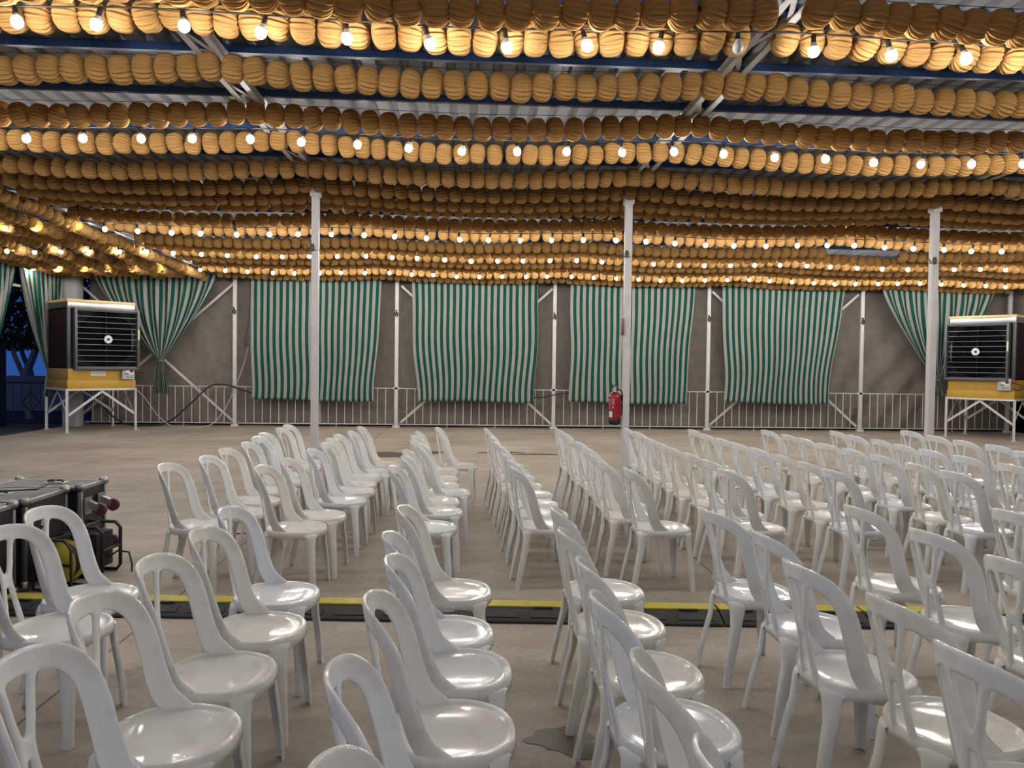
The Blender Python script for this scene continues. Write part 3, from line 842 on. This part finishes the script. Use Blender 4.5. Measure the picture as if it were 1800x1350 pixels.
# ------------------------------------------------------------------ cable ramp across the floor
x = -2.98; modules = []
slope = (4.66-4.97)/(5.0)*1.0
while x < 5.2:
    modules.append(x); x += .915
for k, x in enumerate(modules):
    y = 4.99-.062*(x+3.0)
    t = thing('cable_ramp', 'black rubber cable ramp with yellow lid, %s segment from the left' % nth(k+1), 'cable ramp', (x, y, 0), -.062, 'segments of the cable ramp across the floor')
    prof = [(-.185, .012), (-.18, .018), (-.045, .052), (.09, .052), (.165, .012), (.17, .002)]
    b = MB(); vs = [(xx, p[0], p[1]) for xx in (.003, .909) for p in prof] + [(xx, p[0], 0) for xx in (.003, .909) for p in (prof[0], prof[-1])]
    fs = [(i, i+1, 7+i, 6+i) for i in range(5)] + [(0, 6, 14, 12), (5, 13, 15, 11), tuple(range(6))[::-1]+(12, 13)[:0], (6, 7, 8, 9, 10, 11)]
    b.add(vs, fs)
    for q in range(3): # raised tread pads
        b.box(.15+q*.3, -.115, .037, .22, .07, .006, Matrix.Rotation(.25, 4, 'X'))
    b.build('ramp_body', M['rubber'], t)
    MB().box(.456, .030, .056, .9, .115, .012, bev=.004).build('lid', M['yellow_lid'], t)
    for hx in (.15, .72): MB().box(hx, -.035, .052, .12, .03, .016).build('hinge', M['rubber'], t)

# ------------------------------------------------------------------ evaporative coolers on stands
def cooler(loc, rz, label, side, sticker):
    t = thing('evaporative_cooler', label, 'fan cooler', loc, rz, 'big fan cooler units on steel stands')
    W = 1.36; Dp = 1.30; Hs = .94
    # local frame: x along the front from left to right, -y towards the viewer
    def P(a, b_, z): return (a, b_, z)
    for sx in (-1, 1):
        for sy in (-1, 1):
            b = MB(); x = sx*(W/2+.02); y = sy*(Dp/2)
            b.box(x, y, Hs/2, .05, .006, Hs); b.box(x-sx*.022, y+sy*.0, Hs/2, .006, .05, Hs); b.box(x, y, .005, .12, .12, .01)
            b.build('leg', M['white_metal'], t)
    for sy in (-1, 1):
        MB().bar((-W/2-.04, sy*Dp/2, Hs-.02), (W/2+.04, sy*Dp/2, Hs-.02), .04, .045).build('rail', M['white_metal'], t)
        for sx in (-1, 1):
            MB().bar((0, sy*Dp/2-.01*sy, Hs-.06), (sx*(W/2+.01), sy*Dp/2-.01*sy, .36), .008, .05).build('brace', M['white_metal'], t)
    for sx in (-1, 1):
        MB().bar((sx*(W/2+.02), -Dp/2, Hs-.02), (sx*(W/2+.02), Dp/2, Hs-.02), .04, .045).build('rail', M['white_metal'], t)
        for sy in (-1, 1):
            MB().bar((sx*W/2, 0, Hs-.06), (sx*W/2, sy*(Dp/2-.02), .36), .05, .008, (1, 0, 0)).build('brace', M['white_metal'], t)
    b = MB(); b.box(0, 0, Hs+.09, W+.03, Dp+.03, .18, bev=.008); b.box(0, 0, Hs+.30, W, Dp, .26, bev=.006); b.build('tank', M['yellow_tank'], t)
    z0 = Hs+.43; Hb = 1.30
    b = MB(); b.box(0, 0, z0+Hb/2, W-.04, Dp-.04, Hb)
    b.build('body', M['black2'], t)
    for sx in (-1, 1):
        b = MB(); b.box(sx*(W/2-.012), 0, z0+Hb/2, .02, Dp-.16, Hb-.06); b.build('cooling_pad', M['dark_pad'], t)
        for sy in (-1, 1): MB().box(sx*(W/2-.03), sy*(Dp/2-.035), z0+Hb/2, .07, .075, Hb, bev=.004).build('corner_post', M['grey_frame'], t)
    b = MB(); b.box(0, 0, z0+Hb+.06, W, Dp, .13, bev=.004); b.build('top_band', M['brushed'], t)
    b = MB(); b.box(0, 0, z0+Hb+.15, W+.03, Dp+.03, .055, bev=.01); b.build('lid', M['cream_lid'], t)
    # louvre frame standing proud of the front
    fy = -Dp/2-.13; fx = .07*side; zc = z0+Hb/2-.01; FW, FH = 1.32, 1.32
    b = MB()
    for sx in (-1, 1): b.box(fx+sx*(FW/2-.025), fy+.06, zc, .05, .17, FH, bev=.004)
    for sz in (-1, 1): b.box(fx, fy+.06, zc+sz*(FH/2-.025), FW-.1, .17, .05, bev=.004)
    b.build('louvre_frame', M['grey_frame'], t)
    b = MB()
    # round-cornered fan shroud plate behind the louvres
    n = 48; vs = []; fs = []
    for i in range(n):
        a = 2*pi*i/n; r = .60; vs.append((fx+r*cos(a), fy+.115, zc+r*sin(a)))
        q = max(abs(cos(a)), abs(sin(a))); vs.append((fx+.62/q*cos(a), fy+.115, zc+.62/q*sin(a)))
    for i in range(n): j = (i+1) % n; fs.append((2*i, 2*i+1, 2*j+1, 2*j))
    b.add(vs, fs); b.build('fan_shroud', M['iron2'], t)
    MB().box(fx, fy+.10, zc, .03, .02, 1.2).build('fan_strut', M['iron2'], t)
    for k in range(6):
        a = k*pi/3+.3; b = MB(); b.bar((fx+.07*cos(a), fy+.15, zc+.07*sin(a)), (fx+.56*cos(a), fy+.15, zc+.56*sin(a)), .16, .01, (sin(a)*.4, -1, -cos(a)*.4)); b.build('fan_blade', M['black2'], t)
    for k in range(11):
        z = zc-.60+.12*k; b = MB(); b.box(fx, fy+.035, z, FW-.12, .028, .011, Matrix.Rotation(.06, 4, 'X')); b.build('louvre', M['louvre'], t)
    b = MB(); b.lathe([(.0001, -.02), (.03, -.02), (.032, -.012), (.085, -.012), (.09, 0), (.085, .02)], 24, (fx, fy-.01, zc), 'y'); b.build('hub', M['alu'], t)
    MB().lathe([(.0001, -.035), (.025, -.034), (.027, -.02)], 16, (fx, fy-.01, zc), 'y').build('shaft_end', M['black'], t)
    # control box
    cb = MB().box(W/2-.17, -Dp/2-.055, Hs+.33, .26, .10, .27, bev=.008).build('control_box', M['grey_box'], t)
    b = MB(); b.box(W/2-.19, -Dp/2-.108, Hs+.37, .08, .006, .07); b.box(W/2-.115, -Dp/2-.108, Hs+.325, .10, .006, .03); b.build('indicator_label', M['paper_white'], cb)
    b = MB(); b.box(W/2-.11, -Dp/2-.113, Hs+.385, .05, .018, .05, Matrix.Rotation(.6, 4, 'Y')); b.box(W/2-.21, -Dp/2-.108, Hs+.32, .08, .006, .018)
    b.lathe([(.013, -.008), (.013, .004)], 12, (W/2-.19, -Dp/2-.105, Hs+.245), 'y'); b.lathe([(.010, -.008), (.010, .004)], 12, (W/2-.12, -Dp/2-.105, Hs+.245), 'y'); b.build('switch', M['black'], cb)
    b = MB(); b.lathe([(.03, 0), (.03, .06), (.022, .08)], 12, (W/2-.03, -Dp/2-.05, Hs+.38), 'x'); b.build('red_plug', M['red'], t)
    b = MB(); b.tube([(W/2+.02, -Dp/2-.05, Hs+.36), (W/2+.14, -Dp/2-.06, Hs+.33), (W/2+.17, -Dp/2-.05, Hs+.26), (W/2+.08, -Dp/2-.03, Hs+.20), (W/2-.02, -Dp/2-.04, Hs+.26)], .012, 8); b.build('plug_cable', M['wire'], t)
    sx_ = fx+side*(FW/2-.0)
    b = MB(); b.box(fx+(FW/2-.02), fy-.027, zc+.12, .035, .004, .22); b.build('sticker', M['sticker_yellow'], t)
    if sticker:
        b = MB(); b.box(-.08, -Dp/2-.004, Hs+.33, .30, .006, .095); st = b.build('name_plate', M['paper_white'], t)
        lettering('ECOCONNOVFRED', .034, M['black'], st, (-.215, -Dp/2-.0085, Hs+.335), (pi/2, 0, 0))
        MB().box(-.08, -Dp/2-.008, Hs+.315, .26, .002, .008).build('underline', M['grey_frame'], st)
    else:
        b = MB(); b.box(.0, -Dp/2-.02, Hs+.425, W*.7, .05, .02); b.build('drip_strip', M['grey_frame'], t)
    return t
cL = Vector(((-8.49-7.51)/2, (16.44+17.49)/2, 0)); aL = radians(45)
nL = Vector((-sin(aL), cos(aL), 0)); p = cL + nL*.65
cooler((p.x, p.y, 0), aL, 'large fan cooler on steel stand at the left, beside the knotted curtain', 1, True)
cR = Vector(((11.37+12.17)/2, (17.4+16.28)/2, 0)); aR = radians(-52)
nR = Vector((-sin(aR), cos(aR), 0)); p = cR + nR*.65
cooler((p.x, p.y, 0), aR, 'large fan cooler on steel stand at the far right, behind the pillar', -1, False)

# ------------------------------------------------------------------ fire extinguisher and sign on the middle pillar
t = thing('fire_extinguisher', 'red fire extinguisher hanging on the middle white pillar', 'fire extinguisher', (PX[2]-.15, PY-.03, .813))
b = MB(); b.lathe([(.078, .075), (.08, .09), (.08, .36), (.072, .40), (.045, .425), (.022, .435)], 28); b.build('cylinder', M['red'], t)
b = MB(); b.lathe([(.060, 0), (.072, .006), (.081, .02), (.082, .078), (.079, .082)], 28); b.build('base_ring', M['black'], t)
b = MB(); b.lathe([(.022, .43), (.02, .46), (.018, .475)], 14); b.box(-.005, 0, .485, .05, .03, .03); b.build('valve', M['alu'], t)
b = MB(); b.bar((-.03, 0, .475), (.045, 0, .505), .022, .012); b.bar((-.035, 0, .50), (.02, 0, .535), .02, .01); b.tube([(-.02, 0, .48), (-.035, 0, .50), (-.03, 0, .53)], .012, 8); b.build('lever', M['black'], t)
b = MB(); b.tube([(.02, -.01, .465), (.075, -.01, .46), (.10, -.01, .40), (.098, -.01, .25), (.092, -.01, .12)], .010, 8); b.build('hose', M['black'], t)
def arc_patch(a0, a1, z0, z1, r, n=8):
    vs = []; fs = []
    for i in range(n+1):
        a = a0+(a1-a0)*i/n; vs += [(r*cos(a), r*sin(a), z0), (r*cos(a), r*sin(a), z1)]
    for i in range(n): fs.append((2*i, 2*i+2, 2*i+3, 2*i+1))
    return vs, fs
b = MB(); b.add(*arc_patch(radians(200), radians(238), .10, .18, .0815)); b.build('instruction_label', M['paper_white'], t)
b = MB(); M['pink'] = simple('faded_print', (.55, .30, .33), .5)
for z in (.20, .225, .25, .275, .31, .33): b.add(*arc_patch(radians(196), radians(222), z, z+.012, .0812, 4))
for z in (.27, .29, .31, .33): b.add(*arc_patch(radians(232), radians(258), z, z+.012, .0812, 4))
b.add(*arc_patch(radians(238), radians(250), .215, .25, .0812, 4)); b.build('print', M['pink'], t)
b = MB(); b.box(.09, .03, .35, .03, .03, .08); b.build('wall_bracket', M['black'], t)
o = MB().box(PX[2]-.062, PY-.02, 2.10, .012, .16, .22, bev=.002).build('wall_sign', simple('brown_red_sign', (.16, .05, .045), .5)); tag(o, 'narrow dark red sign seen edge on at the middle pillar', 'sign')

# ------------------------------------------------------------------ flight cases
def flight_case(x0_, x1_, y0_, y1_, h, label, wheels=False, text=None):
    cx, cy = (x0_+x1_)/2, (y0_+y1_)/2; sx, sy = x1_-x0_, y1_-y0_
    t = thing('flight_case', label, 'flight case', (cx, cy, 0), 0, 'black flight cases with aluminium edges at the left')
    bd = MB().box(0, 0, h/2, sx-.02, sy-.02, h-.01).build('body', M['case'], t)
    MB().box(0, 0, h-.003, sx-.05, sy-.05, .008).build('lid_panel', M['case_top'], t)
    b = MB(); e = .028
    for a in (-1, 1):
        for c2 in (-1, 1):
            b.box(a*(sx/2-e/2+.003), c2*(sy/2-e/2+.003), h/2, e, e, h, bev=.003)
            b.bar((-sx/2, a*(sy/2-e/2+.003), h/2+c2*(h/2-e/2)), (sx/2, a*(sy/2-e/2+.003), h/2+c2*(h/2-e/2)), e, e, bev=.003)
            b.bar((a*(sx/2-e/2+.003), -sy/2, h/2+c2*(h/2-e/2)), (a*(sx/2-e/2+.003), sy/2, h/2+c2*(h/2-e/2)), e, e, bev=.003)
    b.build('edge_trim', M['alu'], t)
    for a in (-1, 1):
        for c2 in (-1, 1):
            for d in (0, 1):
                bb = MB(); bb.lathe([(.0001, .036), (.02, .032), (.034, .018), (.038, 0), (.034, -.018), (.02, -.032), (.0001, -.036)], 12); o = bb.build('ball_corner', M['brushed'], t)
                o.location = (a*(sx/2-.012), c2*(sy/2-.012), (.034 if d == 0 else h-.008))
    # recessed handle plate on the lid
    b = MB(); b.box(.05, 0, h+.003, .16, .11, .006, bev=.002); hp = b.build('handle_plate', M['alu'], t)
    b = MB(); b.tube([(-.01, 0, h+.008), (.01, 0, h+.02), (.09, 0, h+.02), (.11, 0, h+.008)], .008, 8); b.build('handle', M['black'], hp)
    if wheels:
        for sy_ in (-1, 1):
            for hz in (.17, h-.16):
                b = MB(); b.box(sx/2+.006, sy_*(sy/2-.09), hz, .012, .10, .13); b.bar((sx/2+.01, sy_*(sy/2-.09), hz+.02), (sx/2+.09, sy_*(sy/2-.09), hz-.02), .045, .05); cs = b.build('castor', M['galv'], t)
                b = MB(); b.lathe([(.018, -.017), (.045, -.017), (.05, -.010), (.05, .010), (.045, .017), (.018, .017)], 20, (sx/2+.10, sy_*(sy/2-.09), hz-.03), 'y'); wh = b.build('wheel', M['castor'], cs)
    if text:
        Mx = Matrix(((0, 0, 1), (0, -1, 0), (1, 0, 0)))
        lettering(text, .085, M['paper_white'], t, (sx/2-.008, -.005, .28), Mx.to_euler())
    return t
flight_case(-3.62, -2.94, 5.90, 6.29, .62, 'black flight case with castors on its side, farthest of three', True)
flight_case(-3.78, -3.01, 5.30, 5.84, .62, 'black flight case in the middle of the three at left', False, 'MARI')
flight_case(-3.82, -3.03, 4.72, 5.22, .62, 'black flight case at the left edge, nearest of three')

# cable reel
t = thing('cable_reel', 'yellow cable reel on a black tube frame in front of the flight cases', 'cable reel', (-2.80, 5.36, 0), radians(-14))
b = MB()
for s in (-1, 1):
    b.lathe([(.05, 0), (.135, 0), (.145, .008), (.135, .014), (.05, .014)], 28, (0, s*.042-.007, .19), 'y')
b.build('reel_disc', M['yellow_lid'], t)
MB().lathe([(.05, -.04), (.12, -.036), (.12, .036), (.05, .04)], 24, (0, 0, .19), 'y').build('wound_cable', M['black'], t)
b = MB()
for s in (-1, 1):
    b.bar((-.14, s*.08, .19), (.14, s*.08, .19), .03, .012); b.bar((0, s*.08, .05), (0, s*.08, .33), .03, .012)
    b.tube([(-.15, s*.09, .012), (-.15, s*.09, .30), (-.10, s*.09, .36), (.10, s*.09, .36), (.15, s*.09, .30), (.15, s*.09, .012), (-.15, s*.09, .012)], .010, 8)
b.bar((-.0, -.09, .36), (-.0, .09, .36), .03, .02); b.build('frame', M['black'], t)
# dark power rack with tube frame
t = thing('power_box', 'black power distribution box with tube frame beside the castors', 'power box', (-2.73, 5.73, 0), radians(-8))
MB().box(-.05, .0, .19, .20, .20, .26, bev=.01).build('housing', M['black'], t)
b = MB()
for s in (-1, 1):
    b.tube([(-.16, s*.11, .012), (-.16, s*.11, .33), (-.17, s*.11, .37), (.06, s*.11, .37), (.10, s*.11, .33), (.10, s*.11, .05), (.07, s*.11, .012), (-.16, s*.11, .012)], .013, 8)
for (x, z) in ((-.16, .2), (.1, .2), (-.06, .37), (-.06, .012)): b.tube([(x, -.11, z), (x, .11, z)], .011, 8)
b.build('tube_frame', M['black'], t)
b = MB()
for q in range(3): b.lathe([(.024, 0), (.024, .03), (.018, .035)], 12, (-.14+q*.06, -.125, .24), 'y')
b.build('socket', M['galv'], t)
b = MB(); r2 = random.Random(5)
for q in range(5):
    pts = [(-.15+.22*sin(i*.8+q)*.6, -.16-.05*q*.4+.03*cos(i*1.3+q), .02+.10*abs(sin(i*.6+q*.5))) for i in range(12)]
    b.tube(pts, .008, 6)
b.build('cable_bundle', M['wire'], t)
o = MB().tube([(-2.70, 5.75, .10), (-2.62, 5.80, .16), (-2.55, 5.82, .14), (-2.51, 5.78, .06), (-2.50, 5.75, .012)], .007, 8).build('power_lead', M['wire']); tag(o, 'short black lead with plug curling onto the floor by the castors', 'cable')
# second dark tube-framed box at the left edge
t = thing('power_box', 'black box with red label and grey tube frame at left edge', 'power box', (-3.0, 4.42, 0), radians(4))
MB().box(-.10, 0, .20, .36, .30, .30, bev=.01).build('housing', M['black'], t)
b = MB()
for s in (-1, 1):
    b.tube([(-.3, s*.18, .012), (-.3, s*.18, .34), (-.26, s*.18, .38), (.08, s*.18, .38), (.13, s*.18, .33), (.13, s*.18, .012)], .015, 8)
b.tube([(.13, -.18, .2), (.13, .18, .2)], .012, 8); b.tube([(-.3, -.18, .2), (-.3, .18, .2)], .012, 8)
b.build('tube_frame', M['grey_frame'], t)
b = MB(); b.box(-.02, -.152, .28, .14, .004, .05); b.build('red_label', M['red'], t)
b = MB(); b.box(.03, 0, .353, .10, .10, .004); b.build('white_label', M['paper_white'], t)
# lead lying over the case lids
o = MB().tube([(-3.25, 5.12, .645), (-3.2, 5.3, .65), (-3.3, 5.5, .655), (-3.1, 5.6, .65), (-3.15, 5.85, .65), (-3.2, 6.05, .65)], .006, 6).build('thin_lead', M['wire']); tag(o, 'thin black lead lying across the flight case lids', 'cable')

# ------------------------------------------------------------------ loose cables, stains
def catm(pts, n=8):
    out = []; P_ = [Vector(p) for p in pts]; P_ = [P_[0]]+P_+[P_[-1]]
    for i in range(1, len(P_)-2):
        for k in range(n):
            t = k/n; a, b_, c2, d = P_[i-1:i+3]
            out.append(.5*((2*b_)+(-a+c2)*t+(2*a-5*b_+4*c2-d)*t*t+(-a+3*b_-3*c2+d)*t**3))
    return out+[P_[-2]]
o = MB().tube(catm([(-8.9, 17.9, .95), (-8.7, 18.2, .6), (-8.2, 18.3, .1), (-7.6, 18.3, .03), (-7.1, 18.3, .12), (-6.6, 18.3, .55), (-6.2, 18.38, .95), (-5.9, 18.4, 1.01), (-5.6, 18.38, .95), (-5.2, 18.4, .82), (-5.0, 18.4, .83)]), .02, 8).build('black_cable', M['wire']); tag(o, 'thick black cable looping from the left fan unit over the railing', 'cable')
o = MB().tube(catm([(-7.5, 17.3, 1.0), (-7.35, 17.6, .7), (-7.2, 17.9, .3), (-6.9, 18.0, .03), (-6.5, 17.9, .02), (-6.1, 18.1, .05), (-5.85, 18.3, .35), (-5.65, 18.4, .8), (-5.4, 18.42, 1.5), (-5.3, 18.42, 1.9)]), .010, 6).build('white_cord', M['cord_white']); tag(o, 'thin off-white cord hanging from the left fan unit to the floor', 'cable')
o = MB().tube(catm([(-5.24, 18.4, 3.4), (-5.26, 18.35, 2.6), (-5.32, 18.35, 2.2), (-5.34, 18.35, 2.0)]), .008, 6); o.lathe([(.02, -.05), (.022, .04), (.01, .06)], 10, (-5.34, 18.35, 1.98)); o = o.build('hanging_plug', M['wire']); tag(o, 'black plug hanging on its lead beside the first striped curtain', 'cable')
o = MB().tube(catm([(-1.2, 18.42, .86), (.2, 18.42, .9), (1.6, 18.42, .78), (2.06, 18.42, .85), (2.6, 18.42, .93)]), .014, 6).build('black_cable', M['wire']); tag(o, 'black cable running along the railing near the middle white post', 'cable')
o = MB().tube(catm([(-2.42, 7.0, .008), (-2.2, 7.02, .008), (-1.9, 7.05, .008), (-1.7, 7.02, .008)]), .006, 6).build('stick', M['wire']); tag(o, 'thin dark strip lying on the floor beside the front left chair', 'debris')
def stain(cx, cy, rx, ry, seed, label):
    r = random.Random(seed); n = 40; ph = [r.uniform(0, 6.28) for _ in range(4)]; vs = [(cx, cy, .003)]
    for i in range(n):
        a = 2*pi*i/n; k = 1+.25*sin(2*a+ph[0])+.18*sin(3*a+ph[1])+.10*sin(7*a+ph[2]); vs.append((cx+rx*k*cos(a), cy+ry*k*sin(a), .003))
    fs = [(0, i+1, (i+1) % n+1) for i in range(n)]
    o = link(bpy.data.objects.new('floor_stain', mesh_from('floor_stain', vs, fs, M['stain']))); tag(o, label, 'stain', 'dark damp stains on the concrete')
stain(-1.15, 13.2, .55, .55, 1, 'dark damp stain on the floor beyond the left chair lines')
stain(.55, 13.5, .4, .12, 2, 'thin dark stain on the floor left of centre, beyond the fourth chair line')
stain(1.2, 13.3, .35, .12, 3, 'thin dark stain on the floor between the fourth and fifth chair lines')
stain(-2.75, 13.6, .35, .5, 4, 'dark stain on the floor behind the left pillar')
stain(.43, 3.15, .17, .11, 5, 'dark wet patch on the floor between the foreground chair lines')

# ------------------------------------------------------------------ outside, seen through the left opening
t = thing('iron_gate', 'black iron gate with diamond ornament in the left opening', 'gate', (-12.4, 19.0, -.1))
b = MB(); b.bar((-2.6, 0, 1.08), (2.85, 0, 1.08), .03, .03); b.bar((-2.6, 0, .10), (2.85, 0, .10), .03, .03); b.build('rail', M['iron'], t)
gb = MB().tube([(0, 0, .10), (0, 0, 1.08)], .009, 6).mesh('bar', M['iron'])
for i in range(26):
    o = link(bpy.data.objects.new('bar', gb), t); o.location = (-2.6+i*.218, 0, 0)
b = MB()
for (a, c2) in (((1.75, .35), (1.95, .6)), ((1.95, .6), (1.75, .85)), ((1.75, .85), (1.55, .6)), ((1.55, .6), (1.75, .35))): b.bar((a[0], 0, a[1]), (c2[0], 0, c2[1]), .014, .014)
b.build('ornament', M['iron'], t)
b = MB(); b.box(-1.0, .05, .55, .30, .1, 1.3); b.box(.9, .05, .9, .42, .12, 2.2); b.build('gate_post', M['iron'], t)
o = MB().box(-18, 25, .45, 16, .3, 1.1).build('garden_wall', M['pale_wall']); tag(o, 'pale low wall behind the iron gate', 'wall')
def tree(loc, label, s=1, seed=3):
    r = random.Random(seed); t = thing('tree', label, 'tree', loc, 0, 'dark trees outside the left opening')
    b = MB(); b.tube([(0, 0, 0), (-.05, 0, .7), (-.15, 0, 1.3)], [.10*s, .09*s, .08*s], 10); b.tube([(-.15, 0, 1.2), (-.4, 0, 1.8), (-.5, 0, 2.6)], [.07*s, .06*s, .04*s], 8); b.tube([(-.15, 0, 1.2), (.1, 0, 1.8), (.3, .1, 2.6)], [.07*s, .05*s, .04*s], 8); b.build('trunk', M['bark'], t)
    vs = []; fs = []
    for i in range(2600):
        a = r.uniform(0, 6.28); q = r.random()**.5*2.3*s; z = 1.95+r.random()*3.6; q *= (1-((z-3.9)/2.6)**2)**.5 if abs(z-3.9) < 2.5 else .2
        c0 = Vector((q*cos(a), q*sin(a)*.7, z)); u = Vector((r.gauss(0, 1), r.gauss(0, 1), r.gauss(0, 1))).normalized()*.12; v = u.cross(Vector((r.gauss(0, 1), r.gauss(0, 1), 1))).normalized()*.07
        n0 = len(vs); vs += [c0-u, c0+v, c0+u, c0-v]; fs.append((n0, n0+1, n0+2, n0+3))
    link(bpy.data.objects.new('foliage', mesh_from('foliage', vs, fs, M['leaf'])), t)
tree((-12.1, 21.5, -.1), 'pale-trunked tree with dark foliage just beyond the iron gate', 1, 3)
tree((-17.6, 22.5, -.1), 'second dark tree farther left beyond the iron gate', 1.3, 4)
tree((-17.0, 30.5, -.1), 'third dark tree far beyond the iron gate', 1.4, 5)
tree((-11.0, 28.0, -.1), 'dark tree behind the left curtain beyond the gate', 1.3, 6)
